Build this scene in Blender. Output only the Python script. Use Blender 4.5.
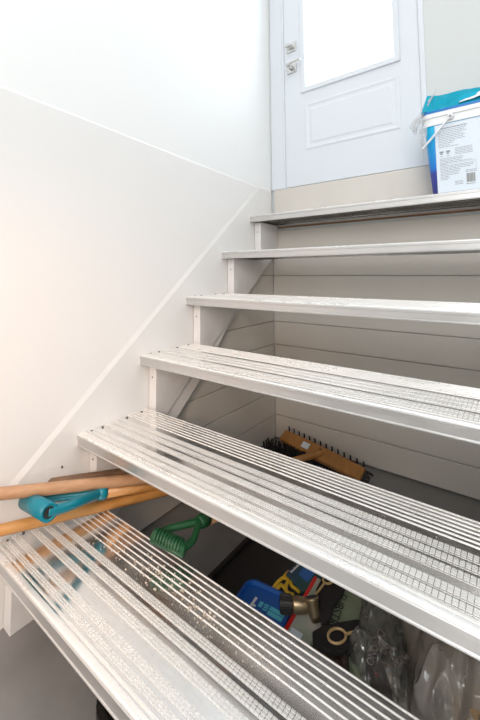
import bpy, bmesh, math, random
from mathutils import Vector, Matrix, noise
random.seed(7)
S = bpy.context.scene
C = S.collection
for o in list(bpy.data.objects): bpy.data.objects.remove(o)

# ------------------------------------------------------------------ camera
W_PX, H_PX = 480, 720
FPX, CX, CY = 364.0, 240.0, 245.5
YAW, PITCH, ROLL = 0.64683, 0.06989, -0.00806
EYE = Vector((1.0, 0.0, 0.828))
_F = Vector((-math.sin(YAW), math.cos(YAW), 0)); _U = Vector((0, 0, 1)); _R = Vector((math.cos(YAW), math.sin(YAW), 0))
_F2 = _F*math.cos(PITCH) + _U*math.sin(PITCH); _U2 = _U*math.cos(PITCH) - _F*math.sin(PITCH)
_R3 = _R*math.cos(ROLL) + _U2*math.sin(ROLL); _U3 = _U2*math.cos(ROLL) - _R*math.sin(ROLL)
cd = bpy.data.cameras.new('camera'); cam = bpy.data.objects.new('camera', cd); C.objects.link(cam)
cd.sensor_fit = 'HORIZONTAL'; cd.sensor_width = 36; cd.lens = 36*FPX/W_PX
cd.shift_x = 0; cd.shift_y = (CY-H_PX/2)/W_PX; cd.clip_start = 0.02
m = Matrix.Identity(4)
for i in range(3): m[i][0] = _R3[i]; m[i][1] = _U3[i]; m[i][2] = -_F2[i]; m[i][3] = EYE[i]
cam.matrix_world = m
S.camera = cam

# ------------------------------------------------------------------ world, lights, exposure
S.view_settings.view_transform = 'Standard'; S.view_settings.look = 'None'
S.view_settings.gamma = 1; S.view_settings.use_curve_mapping = False
S.view_settings.exposure = 0.04
w = bpy.data.worlds.new('world'); S.world = w; w.use_nodes = True
wn = w.node_tree.nodes; wl = w.node_tree.links
bgn = wn['Background']; bgn.inputs['Color'].default_value = (0.86, 0.93, 1, 1); bgn.inputs['Strength'].default_value = 5.0

def area(name, loc, target, sx, sy, power, color):
    d = bpy.data.lights.new(name, 'AREA'); d.shape = 'RECTANGLE'; d.size = sx; d.size_y = sy; d.energy = power; d.color = color
    o = bpy.data.objects.new(name, d); C.objects.link(o); o.location = loc
    o.rotation_euler = (Vector(target)-Vector(loc)).to_track_quat('-Z', 'Y').to_euler(); return o
area('overhead_fill', (1.7, -0.3, 3.5), (1.7, -0.3, 0), 1.8, 1.8, 29, (0.95, 0.98, 1.0))  # unseen overhead fill, added for general room brightness
area('landing_fill', (1.3, 1.0, 3.5), (1.3, 1.0, 0), 0.9, 0.7, 7, (0.90, 0.96, 1.0))  # unseen fill, added to brighten the landing
area('camera_side_fill', (2.2, -2.3, 1.6), (0.3, 0.8, 0.8), 1.6, 1.4, 33, (1.0, 0.975, 0.945))  # added fill from behind the camera; no window is built there
area('understair_fill', (1.25, -1.15, 2.0), (0.6, 0.85, 0.0), 0.9, 0.8, 20, (0.98, 0.98, 1.0))  # added fill, aimed steeply to brighten the things under the stairs
d_ = bpy.data.lights.new('warm_spot_lamp', 'SPOT'); d_.energy = 27; d_.color = (1.0, 0.60, 0.36); d_.shadow_soft_size = .12; d_.spot_size = math.radians(78); d_.spot_blend = 1
o_ = bpy.data.objects.new('warm_spot_lamp', d_); C.objects.link(o_); o_.location = (0.75, -0.45, 0.95); o_.rotation_euler = (Vector((0, .38, .42))-Vector((.75, -.45, .95))).to_track_quat('-Z', 'Y').to_euler()

def P(u, v, x=None, y=None, z=None):
    """World point of a picture position on one real plane x=, y= or z= (metres)."""
    d = _F2 + _R3*((u-CX)/FPX) - _U3*((v-CY)/FPX)
    i, val = (0, x) if x is not None else ((1, y) if y is not None else (2, z))
    return EYE + d*((val-EYE[i])/d[i])

# ------------------------------------------------------------------ helpers
def add(name, me_or_bm, mat=None, parent=None, smooth=False):
    if isinstance(me_or_bm, bmesh.types.BMesh):
        me = bpy.data.meshes.new(name); bmesh.ops.recalc_face_normals(me_or_bm, faces=me_or_bm.faces[:])
        me_or_bm.to_mesh(me); me_or_bm.free()
    else: me = me_or_bm
    if mat is not None and not me.materials: me.materials.append(mat)
    if smooth:
        for p in me.polygons: p.use_smooth = True
    o = bpy.data.objects.new(name, me); C.objects.link(o)
    if parent: o.parent = parent; o.matrix_parent_inverse = Matrix.Translation(-parent.location)
    return o
def thing(name, label, cat, loc=(0, 0, 0), group=None):
    o = bpy.data.objects.new(name, None); C.objects.link(o); o.location = loc
    o.empty_display_size = .05
    o['label'] = label; o['category'] = cat
    if group: o['group'] = group
    return o
def tag(o, label, cat, group=None, kind=None):
    o['label'] = label; o['category'] = cat
    if group: o['group'] = group
    if kind: o['kind'] = kind
    return o
def struct(o, label=None):
    o['kind'] = 'structure'
    if label: o['label'] = label
    return o
def B(): return bmesh.new()
def box(bm, a, b):
    x0, y0, z0 = a; x1, y1, z1 = b
    v = [bm.verts.new(p) for p in [(x0,y0,z0),(x1,y0,z0),(x1,y1,z0),(x0,y1,z0),(x0,y0,z1),(x1,y0,z1),(x1,y1,z1),(x0,y1,z1)]]
    for f in ((0,3,2,1),(4,5,6,7),(0,1,5,4),(1,2,6,5),(2,3,7,6),(3,0,4,7)): bm.faces.new([v[i] for i in f])
    return v
def prism(bm, poly, lo, hi, axis='x'):
    def mk(p, t):
        return {'x': (t, p[0], p[1]), 'y': (p[0], t, p[1]), 'z': (p[0], p[1], t)}[axis]
    a = [bm.verts.new(mk(p, lo)) for p in poly]; b = [bm.verts.new(mk(p, hi)) for p in poly]
    bm.faces.new(a); bm.faces.new(b[::-1]); n = len(poly)
    for i in range(n): bm.faces.new((a[i], b[i], b[(i+1)%n], a[(i+1)%n]))
def bevel(o, wd=.003, seg=2, ang=35):
    md = o.modifiers.new('bevel', 'BEVEL'); md.width = wd; md.segments = seg; md.limit_method = 'ANGLE'; md.angle_limit = math.radians(ang); return o
def frames(pts):
    pts = [Vector(p) for p in pts]; out = []; n = len(pts); prev = None
    for i, p in enumerate(pts):
        t = (pts[min(i+1, n-1)]-pts[max(i-1, 0)]).normalized()
        if prev is None:
            a = Vector((0, 0, 1)) if abs(t.z) < .9 else Vector((1, 0, 0)); x = t.cross(a).normalized()
        else: x = (prev - t*prev.dot(t)).normalized()
        prev = x; out.append((p, x, t.cross(x).normalized(), t))
    return out
def tube(bm, pts, r, seg=12, caps=True, flat=1.0):
    fr = frames(pts); rings = []
    for i, (p, x, y, t) in enumerate(fr):
        rr = r[i] if isinstance(r, (list, tuple)) else r
        rings.append([bm.verts.new(p + x*math.cos(2*math.pi*k/seg)*rr + y*math.sin(2*math.pi*k/seg)*rr*flat) for k in range(seg)])
    for a, b in zip(rings, rings[1:]):
        for k in range(seg): bm.faces.new((a[k], a[(k+1)%seg], b[(k+1)%seg], b[k]))
    if caps: bm.faces.new(rings[0][::-1]); bm.faces.new(rings[-1])
    return rings
def spline(pts, n=8, closed=False):
    pts = [Vector(p) for p in pts]; out = []; N = len(pts)
    for i in range(N if closed else N-1):
        g = lambda k: pts[k % N] if closed else pts[max(0, min(N-1, k))]
        a, b, c, d = g(i-1), g(i), g(i+1), g(i+2)
        for k in range(n):
            t = k/n; out.append(.5*((2*b)+(c-a)*t+(2*a-5*b+4*c-d)*t*t+(3*b-a-3*c+d)*t**3))
    if not closed: out.append(pts[-1])
    return out
def slab(bm, corners, th, up=Vector((0, 0, 1))):
    """thin solid sheet from its top corners, thickness downward"""
    a = [bm.verts.new(c) for c in corners]; b = [bm.verts.new(Vector(c)-up*th) for c in corners]; n = len(a)
    bm.faces.new(a); bm.faces.new(b[::-1])
    for i in range(n): bm.faces.new((a[i], b[i], b[(i+1)%n], a[(i+1)%n]))
def text_obj(name, s, origin, right, up, size, mat, parent, ext=.0002, align='LEFT', condense=1.0):
    cu = bpy.data.curves.new(name, 'FONT'); cu.body = s; cu.size = 1.0; cu.extrude = 0; cu.align_x = align
    t = bpy.data.objects.new(name, cu); C.objects.link(t)
    me = bpy.data.meshes.new_from_object(t.evaluated_get(bpy.context.evaluated_depsgraph_get()))
    bpy.data.objects.remove(t); bpy.data.curves.remove(cu)
    r = Vector(right).normalized(); u = Vector(up); u = (u - r*u.dot(r)).normalized(); nn = r.cross(u)
    for v in me.vertices: v.co = Vector(origin) + r*v.co.x*size*condense + u*v.co.y*size + nn*ext
    return add(name, me, mat, parent)

# ------------------------------------------------------------------ materials
def mat(name, col, rough=.5, metal=0, var=0, vscale=8, bump=0, bscale=60, col2=None, spec=.5, stretch=None, trans=0, coat=0):
    m = bpy.data.materials.new(name); m.use_nodes = True; nt = m.node_tree; n = nt.nodes; l = nt.links
    b = n['Principled BSDF']; c = (*col, 1)
    b.inputs['Base Color'].default_value = c; b.inputs['Roughness'].default_value = rough; b.inputs['Metallic'].default_value = metal
    b.inputs['Specular IOR Level'].default_value = spec; b.inputs['Coat Weight'].default_value = coat
    if var or bump or col2:
        tc = n.new('ShaderNodeTexCoord'); mp = n.new('ShaderNodeMapping'); l.new(tc.outputs['Object'], mp.inputs[0])
        if stretch: mp.inputs['Scale'].default_value = stretch
    if var or col2:
        t = n.new('ShaderNodeTexNoise'); t.inputs['Scale'].default_value = vscale; t.inputs['Detail'].default_value = 6; l.new(mp.outputs[0], t.inputs['Vector'])
        r = n.new('ShaderNodeValToRGB'); r.color_ramp.elements[0].position = .32; r.color_ramp.elements[1].position = .68
        k2 = col2 if col2 else tuple(x*(1-var) for x in col)
        r.color_ramp.elements[0].color = (*k2, 1); r.color_ramp.elements[1].color = c
        l.new(t.outputs['Fac'], r.inputs[0]); l.new(r.outputs[0], b.inputs['Base Color'])
    if bump:
        t2 = n.new('ShaderNodeTexNoise'); t2.inputs['Scale'].default_value = bscale; t2.inputs['Detail'].default_value = 4; l.new(mp.outputs[0], t2.inputs['Vector'])
        bp = n.new('ShaderNodeBump'); bp.inputs['Strength'].default_value = bump; bp.inputs['Distance'].default_value = .002
        l.new(t2.outputs['Fac'], bp.inputs['Height']); l.new(bp.outputs[0], b.inputs['Normal'])
    return m
M = {}
M['wall'] = mat('white_wall_paint', (.84, .84, .83), .55, bump=.12, bscale=90)
M['panel'] = mat('white_drywall_paint', (.80, .785, .77), .55, bump=.1, bscale=70)
M['skirt'] = mat('white_board_paint', (.78, .765, .745), .42, var=.05, vscale=5, bump=.25, bscale=45, stretch=(1, 1, 1))
M['string'] = mat('stringer_paint', (.76, .74, .72), .4, var=.08, vscale=9, bump=.3, bscale=50)
M['plank'] = mat('greige_plank_paint', (.63, .595, .54), .5, var=.04, vscale=4, bump=.2, bscale=60)
M['gapdark'] = mat('dark_joint', (.05, .045, .04), .9)
M['riser'] = mat('cream_riser_paint', (.64, .60, .55), .5, var=.05, vscale=6, bump=.15, bscale=60)
M['door'] = mat('door_paint', (.68, .715, .755), .4, bump=.05, bscale=120)
M['rwall'] = mat('landing_wall_paint', (.60, .625, .615), .6, bump=.1, bscale=80)
M['floor'] = mat('grey_floor_paint', (.24, .232, .225), .38, var=.25, vscale=7, bump=.35, bscale=22)
M['rawwood'] = mat('raw_wood', (.32, .16, .07), .7, var=.4, vscale=20, stretch=(1, 8, 8))
M['nickel'] = mat('satin_nickel', (.62, .61, .59), .28, 1)
M['screw'] = mat('screw_steel', (.12, .11, .10), .5, .6)
M['hwood'] = mat('handle_wood_pale', (.50, .285, .155), .5, col2=(.40, .215, .11), vscale=14, bump=.2, bscale=80, stretch=(2, 2, 6))
M['hwood2'] = mat('handle_wood_orange', (.55, .27, .08), .42, col2=(.45, .205, .05), vscale=12, bump=.2, bscale=80, stretch=(2, 2, 6), coat=.2)
M['hwood3'] = mat('handle_wood_brown', (.21, .115, .06), .6, col2=(.11, .06, .032), vscale=18, bump=.3, bscale=80)
M['bwood'] = mat('broom_wood', (.44, .205, .055), .5, col2=(.31, .13, .03), vscale=10, bump=.15, bscale=70, stretch=(3, 1, 1))
M['teal'] = mat('teal_plastic', (.0, .20, .27), .35, var=.2, vscale=10)
M['green'] = mat('green_plastic', (.012, .085, .028), .38, var=.25, vscale=14)
M['black'] = mat('black_plastic', (.012, .011, .011), .45)
M['bristle'] = mat('black_bristle', (.012, .011, .011), .6)
M['blackcloth'] = mat('black_cloth', (.012, .010, .010), .9, bump=.5, bscale=200)
M['tan'] = mat('tan_metal', (.55, .38, .18), .4, .3)
M['brass'] = mat('dull_brass', (.36, .28, .17), .38, .85, var=.3, vscale=30)
M['blue'] = mat('blue_plastic', (.005, .085, .36), .32)
M['cyanink'] = mat('cyan_ink', (.10, .50, .62), .5)
M['white'] = mat('white_plastic', (.82, .83, .84), .35)
M['whiteink'] = mat('white_ink', (.75, .75, .75), .5)
M['yellow'] = mat('yellow_plastic', (.62, .40, .02), .4)
M['navy'] = mat('navy_print', (.012, .045, .10), .3, col2=(.01, .08, .07), vscale=12)
M['lblue'] = mat('blue_print', (.02, .12, .42), .3)
M['paper'] = mat('pink_grey_paper', (.46, .40, .36), .6, col2=(.30, .36, .27), vscale=16)
M['red'] = mat('red_print', (.62, .02, .015), .4)
M['sage'] = mat('sage_paper', (.27, .31, .20), .55, col2=(.16, .21, .13), vscale=14, bump=.3, bscale=30)
M['ink'] = mat('dark_ink', (.02, .02, .025), .6)
M['greyink'] = mat('grey_ink', (.28, .30, .34), .6)
M['brown'] = mat('brown_cloth', (.10, .065, .045), .85, var=.4, vscale=25, bump=.6, bscale=60)
M['kraft'] = mat('kraft_card', (.40, .27, .15), .7, var=.15, vscale=12)
M['label'] = mat('label_white', (.68, .75, .82), .4)
M['leaf'] = mat('green_packaging', (.03, .10, .02), .4, col2=(.015, .05, .015), vscale=20)
M['crumb'] = mat('plaster_crumb', (.62, .56, .48), .9, col2=(.45, .36, .27), vscale=60)

def metal(name, rough, dirt, shade=(.88, .87, .86), film_c=(.66, .635, .60), lo=.75):
    m = bpy.data.materials.new(name); m.use_nodes = True; nt = m.node_tree; n = nt.nodes; l = nt.links
    b = n['Principled BSDF']; b.inputs['Metallic'].default_value = 1; b.inputs['Roughness'].default_value = rough
    tc = n.new('ShaderNodeTexCoord'); mp = n.new('ShaderNodeMapping'); mp.inputs['Scale'].default_value = (1, 3, 3); l.new(tc.outputs['Object'], mp.inputs[0])
    t = n.new('ShaderNodeTexNoise'); t.inputs['Scale'].default_value = 7; t.inputs['Detail'].default_value = 8; t.inputs['Roughness'].default_value = .7; l.new(mp.outputs[0], t.inputs['Vector'])
    r = n.new('ShaderNodeMapRange'); r.inputs[1].default_value = .35; r.inputs[2].default_value = .75; r.inputs[3].default_value = rough*.75; r.inputs[4].default_value = rough*1.5
    l.new(t.outputs['Fac'], r.inputs[0]); l.new(r.outputs[0], b.inputs['Roughness'])
    b.inputs['Base Color'].default_value = (*shade, 1)
    # a dusty, oxidised film
    d = n.new('ShaderNodeBsdfDiffuse'); d.inputs['Color'].default_value = (*film_c, 1)
    t2 = n.new('ShaderNodeTexNoise'); t2.inputs['Scale'].default_value = 26; t2.inputs['Detail'].default_value = 9; t2.inputs['Roughness'].default_value = .75; l.new(mp.outputs[0], t2.inputs['Vector'])
    r2 = n.new('ShaderNodeMapRange'); r2.inputs[1].default_value = .45; r2.inputs[2].default_value = .72; r2.inputs[3].default_value = dirt*lo; r2.inputs[4].default_value = min(1, dirt*(2-lo)); l.new(t2.outputs['Fac'], r2.inputs[0])
    mx = n.new('ShaderNodeMixShader'); l.new(r2.outputs[0], mx.inputs[0]); l.new(b.outputs[0], mx.inputs[1]); l.new(d.outputs[0], mx.inputs[2])
    l.new(mx.outputs[0], n['Material Output'].inputs['Surface'])
    return m
M['alu'] = metal('ribbed_aluminium', .16, .09, lo=.3)
M['alugrip'] = metal('worn_aluminium_grip', .35, .55, (.93, .92, .90), (.74, .72, .69))
M['alurib'] = metal('polished_rib_crest', .30, .50, (.95, .93, .91), (.82, .80, .76))
M['alunose_dark'] = metal('darkened_aluminium_nosing', .38, .25, (.66, .65, .64), (.50, .48, .46))  # darkened copy for front faces, standing in for their reflection of a dark room

def film(name, col, white, gloss):
    m = bpy.data.materials.new(name); m.use_nodes = True; nt = m.node_tree; n = nt.nodes; l = nt.links
    n.remove(n['Principled BSDF'])
    tr = n.new('ShaderNodeBsdfTransparent'); tr.inputs[0].default_value = (*col, 1)
    di = n.new('ShaderNodeBsdfDiffuse'); di.inputs[0].default_value = (*[c*.9 for c in col], 1)
    tl = n.new('ShaderNodeBsdfTranslucent'); tl.inputs[0].default_value = (*[c*.9 for c in col], 1)
    gl = n.new('ShaderNodeBsdfGlossy'); gl.inputs['Roughness'].default_value = .12
    a = n.new('ShaderNodeMixShader'); a.inputs[0].default_value = .5; l.new(di.outputs[0], a.inputs[1]); l.new(tl.outputs[0], a.inputs[2])
    b = n.new('ShaderNodeMixShader'); b.inputs[0].default_value = white; l.new(tr.outputs[0], b.inputs[1]); l.new(a.outputs[0], b.inputs[2])
    fr = n.new('ShaderNodeLayerWeight'); fr.inputs[0].default_value = gloss
    c = n.new('ShaderNodeMixShader'); l.new(fr.outputs['Fresnel'], c.inputs[0]); l.new(b.outputs[0], c.inputs[1]); l.new(gl.outputs[0], c.inputs[2])
    l.new(c.outputs[0], n['Material Output'].inputs['Surface']); return m
M['clear'] = film('clear_plastic_film', (.98, .95, .90), .16, .5)
M['frost'] = film('frosted_plastic_film', (.93, .87, .79), .42, .34)
M['frost2'] = film('dull_plastic_film', (.74, .68, .60), .82, .2)
M['film2'] = film('white_clear_film', (.97, .98, .99), .6, .12)
def turquoise():
    m = film('turquoise_plastic_film', (.03, .64, .86), .95, .12); return m
M['turq'] = turquoise()
def glass():
    m = bpy.data.materials.new('door_glass'); m.use_nodes = True; nt = m.node_tree; n = nt.nodes; l = nt.links
    n.remove(n['Principled BSDF']); tr = n.new('ShaderNodeBsdfTransparent'); tr.inputs[0].default_value = (.97, .99, 1, 1)
    gl = n.new('ShaderNodeBsdfGlossy'); gl.inputs['Roughness'].default_value = .03; mx = n.new('ShaderNodeMixShader'); mx.inputs[0].default_value = .06
    l.new(tr.outputs[0], mx.inputs[1]); l.new(gl.outputs[0], mx.inputs[2]); l.new(mx.outputs[0], n['Material Output'].inputs['Surface']); return m
M['glass'] = glass()
def gradient_wrap():
    m = bpy.data.materials.new('blue_wrap_print'); m.use_nodes = True; nt = m.node_tree; n = nt.nodes; l = nt.links
    b = n['Principled BSDF']; b.inputs['Roughness'].default_value = .35
    tc = n.new('ShaderNodeTexCoord'); sp = n.new('ShaderNodeSeparateXYZ'); l.new(tc.outputs['Object'], sp.inputs[0])
    r = n.new('ShaderNodeMapRange'); r.inputs[1].default_value = 1.09; r.inputs[2].default_value = 1.32; l.new(sp.outputs['Z'], r.inputs[0])
    cr = n.new('ShaderNodeValToRGB'); e = cr.color_ramp.elements; e[0].color = (.02, .02, .18, 1); e[1].color = (.0, .42, .70, 1)
    x = e.new(.32); x.color = (.02, .04, .28, 1); x = e.new(.40); x.color = (.0, .16, .58, 1)
    l.new(r.outputs[0], cr.inputs[0]); l.new(cr.outputs[0], b.inputs['Base Color']); return m
M['wrap'] = gradient_wrap()

# ------------------------------------------------------------------ setting
YB = 1.597; ZL = 1.244; ZC = 3.6; XR = 3.4; YN = -3.0
RISE, RUN = .17783, .20925
Y6, Z6 = .3527, .1998
def yk(k): return Y6 + (6-k)*RUN
def zk(k): return Z6 + (6-k)*RISE
bm = B(); box(bm, (-.15, YN, -.1), (XR, YB+.12, 0)); struct(add('floor', bm, M['floor']))
bm = B(); box(bm, (-.15, YN, ZC), (XR, YB+.12, ZC+.1)); struct(add('ceiling', bm, M['wall']))
bm = B(); box(bm, (-.15, YN, 0), (-.004, YB, ZC)); wl_ = struct(add('wall_left', bm, M['wall']))
bm = B(); box(bm, (XR, YN, 0), (XR+.1, YB+.12, ZC)); struct(add('wall_right', bm, M['wall']))
bm = B(); box(bm, (-.15, YN-.1, 0), (XR, YN, ZC)); struct(add('wall_front', bm, M['wall']))
DX0, DX1, DZ1 = .089, .725, ZL+2.0
bm = B()
box(bm, (-.15, YB+.010, 0), (XR, YB+.12, ZL)); box(bm, (DX1+.02, YB+.0, ZL), (XR, YB+.12, ZC))
box(bm, (-.15, YB, DZ1+.02), (DX1+.02, YB+.12, ZC)); box(bm, (-.15, YB, ZL), (.004, YB+.12, DZ1+.02))
wb = struct(add('wall_back', bm, M['rwall']))
# riser board under the door
bm = B(); box(bm, (.020, YB, zk(1)-.04), (XR, YB+.012, ZL)); ro = struct(add('trim_1', bm, M['riser'])); bevel(ro, .002)
ro['label'] = 'cream riser board under the white door'
bm = B(); box(bm, (.045, YB-.012, zk(1)-.045), (1.2, YB+.01, zk(1)-.040)); struct(add('trim_2', bm, M['rawwood']), 'bare wood ledger strip below the top tread')
# lower drywall layer on the left wall, with a soft bevelled edge
pl = [(YN, 0), (.028, 0), (1.478, 1.2455), (.34, 1.296), (YN, 1.42)]
pi_ = [(YN, 0), (.046, 0), (1.455, 1.2375), (.34, 1.289), (YN, 1.413)]
bm = B(); Ls = [[bm.verts.new((x, y, z)) for y, z in q] for x, q in ((-.01, pl), (-.0038, pl), (-.0006, pi_))]
for a_, b_ in zip(Ls, Ls[1:]):
    for i in range(5): bm.faces.new((a_[i], a_[(i+1) % 5], b_[(i+1) % 5], b_[i]))
bm.faces.new(Ls[0][::-1]); bm.faces.new(Ls[2])
o = struct(add('trim_3', bm, M['panel']), 'white drywall layer over the lower left wall')
# skirt board along the stairs (thin layer beside the stringer)
def lineB(y): return .423 + .85*(y-1.03)
sk_o = [(.022, 0), (.53, 0), (YB-.002, lineB(YB)), (YB-.002, 1.2455), (1.470, 1.2455)]
sk_i = [(.046, 0), (.53, 0), (YB-.002, lineB(YB)), (YB-.002, 1.236), (1.484, 1.236)]
bm = B(); Ls = [[bm.verts.new((x, y, z)) for y, z in q] for x, q in ((-.01, sk_o), (-.0004, sk_o), (.0035, sk_i))]
for a_, b_ in zip(Ls, Ls[1:]):
    for i in range(5): bm.faces.new((a_[i], a_[(i+1) % 5], b_[(i+1) % 5], b_[i]))
bm.faces.new(Ls[0][::-1]); bm.faces.new(Ls[2])
o = struct(add('trim_4', bm, M['skirt']), 'white painted skirt board beside the stair treads')
bm = B(); prism(bm, [(.42, 0), (.53, 0), (1.035, .428), (1.20, .606), (YB-.002, .443+.785*(YB-.97)+.002), (YB-.002, .443+.785*(YB-.97)+.08), (.60, .14)], .002, .034)
o = struct(add('trim_5', bm, M['skirt']), 'narrow white board behind the lower edge of the stringer'); bevel(o, .002)
# planks of the walls under the stairs
SP = .1148; Z1 = .8033
lines = [Z1+2*SP] + [Z1+SP*(1-i) for i in range(0, 9)]
pm = None
zs = [(max(Z1-SP*(i+1), 0.004), Z1-SP*i) for i in range(-2, 7)]
for a, b in zs:
    b = min(b, zk(1)-.047)
    bm = B(); box(bm, (.009, YB-.001, a+.0012), (1.2, YB+.012, b-.0012)); o = add('plank', bm, M['plank'], wb); bevel(o, .0022, 2)
for a, b in zs:
    ys = 1.03+((a+b)/2-.423)/.85-.03
    if ys > YB-.05: continue
    bm = B(); prism(bm, [(max(.5, 1.03+(a-.423)/.85-.13), a+.0012), (YB-.002, a+.0012), (YB-.002, b-.0012), (max(.5, 1.03+(b-.423)/.85-.13), b-.0012)], -.004, .008)
    o = add('plank', bm, M['plank'], wl_); bevel(o, .0022, 2)
# enclosure of the stair void on the far side of the treads
bm = B(); prism(bm, [(.47, 0), (YB, 0), (YB, 1.02), (1.5, .93)], 1.206, 1.235); struct(add('wall_stair_side', bm, M['plank']), 'panel closing the space under the stairs on the right')

# door -------------------------------------------------------------
WX0, WX1, WZ0, WZ1 = .208, .628, 1.737, 2.98
DY = YB + .006
bm = B()
box(bm, (DX0, DY, ZL+.004), (WX0, DY+.045, DZ1)); box(bm, (WX1, DY, ZL+.004), (DX1, DY+.045, DZ1))
box(bm, (WX0, DY, ZL+.004), (WX1, DY+.045, WZ0)); box(bm, (WX0, DY, WZ1), (WX1, DY+.045, DZ1))
door = struct(add('door_1', bm, M['door']), 'white door with a tall glazed light and an embossed panel')
bm = B(); t = .024
for a, b in (((WX0-t, WZ0-t), (WX0+.002, WZ1+t)), ((WX1-.002, WZ0-t), (WX1+t, WZ1+t)), ((WX0, WZ0-t), (WX1, WZ0+.002)), ((WX0, WZ1-.002), (WX1, WZ1+t))):
    box(bm, (a[0], DY-.009, a[1]), (b[0], DY+.02, b[1]))
o = add('glazing_frame', bm, M['door'], door); bevel(o, .004, 3)
bm = B(); box(bm, (WX0, DY+.02, WZ0), (WX1, DY+.025, WZ1)); add('glass_pane', bm, M['glass'], door)
# embossed panel: raised moulding ring round a field
def ring(bm, x0, z0, x1, z1, prof, yy):
    rs = []
    for ins, out in prof:
        rs.append([bm.verts.new(p) for p in ((x0+ins, yy-out, z0+ins), (x1-ins, yy-out, z0+ins), (x1-ins, yy-out, z1-ins), (x0+ins, yy-out, z1-ins))])
    for a, b in zip(rs, rs[1:]):
        for k in range(4): bm.faces.new((a[k], a[(k+1)%4], b[(k+1)%4], b[k]))
    bm.faces.new(rs[-1])
bm = B(); ring(bm, .200, 1.420, .645, 1.655, [(0, -.002), (.002, .002), (.008, .0036), (.014, .0022), (.019, .0004), (.030, .0006), (.036, .0030), (.042, .0034)], DY)
o = add('embossed_panel', bm, M['door'], door)
def plate(zc, xc=.134):
    bm = B(); box(bm, (xc-.026, DY-.010, zc-.026), (xc+.026, DY+.001, zc+.026)); return bm
o = add('deadbolt', plate(1.975), M['nickel'], door); bevel(o, .003)
bm = B(); tube(bm, [(.134, DY-.008, 1.975), (.134, DY-.022, 1.975)], .014, 20); box(bm, (.112, DY-.036, 1.968), (.150, DY-.020, 1.982)); k = add('thumb_turn', bm, M['nickel'], o); bevel(k, .002)
o = add('door_handle', plate(1.862), M['nickel'], door); bevel(o, .003)
bm = B(); tube(bm, [(.134, DY-.008, 1.862), (.134, DY-.045, 1.862)], .012, 20); tube(bm, spline([(.134, DY-.045, 1.862), (.16, DY-.048, 1.866), (.205, DY-.046, 1.868)], 5), [.008]*5+[.0055]*5+[.005], 12)
add('lever', bm, M['nickel'], o, True)
# casing and jamb strips
bm = B(); box(bm, (.006, YB-.002, ZL), (.078, YB+.05, DZ1+.06)); o = struct(add('trim_6', bm, M['door']), 'white door casing at the left'); bevel(o, .003)
bm = B(); box(bm, (.079, YB-.001, ZL), (.0885, YB+.05, DZ1)); struct(add('trim_7', bm, M['door']), 'narrow white door stop at the left')
bm = B(); box(bm, (DX1+.002, YB-.004, ZL), (DX1+.022, YB+.05, DZ1+.06)); o = struct(add('trim_8', bm, M['door']), 'narrow white door casing at the right'); bevel(o, .002)
bm = B(); box(bm, (.006, YB-.002, DZ1+.003), (DX1+.022, YB+.05, DZ1+.075)); struct(add('trim_9', bm, M['door']))
# nail hole in the skirt, its shade drawn as a dark disc
bm = B()
for u, v in ((62, 467),):
    p = P(u, v, x=.0035); tube(bm, [(.002, p.y, p.z), (.0045, p.y, p.z)], .003, 8)
struct(add('trim_10', bm, M['screw']), 'dark disc drawn for a nail hole in the skirt board')

# ------------------------------------------------------------------ staircase
stair = thing('staircase', 'open white staircase with six ribbed aluminium treads rising to the door', 'staircase', (.6, Y6, 0))
def stringer_poly():
    pts = [(yk(6)+.036, .0)]
    for k in range(6, 0, -1):
        pts.append((yk(k)+.036, zk(k)-.031)); pts.append((min(yk(k)+.036+RUN, YB-.004), zk(k)-.031))
    la = lambda y: .443+.785*(y-.97)
    pts[-1] = (YB-.004, zk(1)-.031)
    pts += [(YB-.004, la(YB)), (.97, la(.97)), (.442, 0)]
    return pts
for x0, x1 in ((.006, .040), (1.165, 1.2)):
    bm = B(); prism(bm, stringer_poly(), x0, x1); o = add('stringer', bm, M['string'], stair); bevel(o, .0015, 2)
    for k in range(1, 7):
        z = zk(k)-.031-.045
        y = yk(k)+.036
        bm = B(); tube(bm, [(x0+.017, y-.0012, z), (x0+.017, y+.001, z)], .0025, 8)
        add('nail_head', bm, M['screw'], o)

RIBS = [.2375, .226, .214, .202, .190, .178, .166]
BANDS = [(.129, .144), (.106, .121), (.080, .096), (.044, .060), (.025, .038)]
def tread_profile(depth):
    top = []   # (s, z) from the front to the back
    front = [(.006, -.0310), (-.0012, -.0310), (-.0016, -.0285), (.0004, -.0268), (.0004, -.0118), (-.0012, -.0106), (-.0014, -.0050), (.0002, -.0036), (.0002, -.0030), (.0012, -.0014), (.0040, -.0003), (.0085, 0.0), (.0115, 0), (.0120, -.0014), (.0160, -.0014), (.0165, .0006), (.0195, .0006), (.0200, -.0014)]
    top += front
    def valley(a, b): top.extend([(a, -.0014), (b, -.0014)])
    bands = sorted(BANDS)
    for a, b in bands:
        if a > depth-.01: break
        top += [(a, -.0014), (a+.0003, -.0004), (b-.0003, -.0004), (b, -.0014)]
    for r in sorted(RIBS):
        if r > depth-.002: continue
        top += [(r-.0010, -.0014), (r-.0007, .0000), (r, .0003), (r+.0007, .0), (r+.0010, -.0014)]
    top += [(depth, -.0014), (depth, -.0310), (depth-.008, -.0310), (depth-.008, -.0285), (depth-.003, -.0285), (depth-.003, -.0045)]
    s = depth-.003
    for leg in [depth-.035, depth-.07, depth-.105, depth-.14]:
        top += [(leg+.0015, -.0045), (leg+.0015, -.024), (leg+.005, -.0245), (leg+.005, -.027), (leg-.005, -.027), (leg-.005, -.0245), (leg-.0015, -.024), (leg-.0015, -.0045)]
    top += [(.006, -.0045)]
    return top
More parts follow.
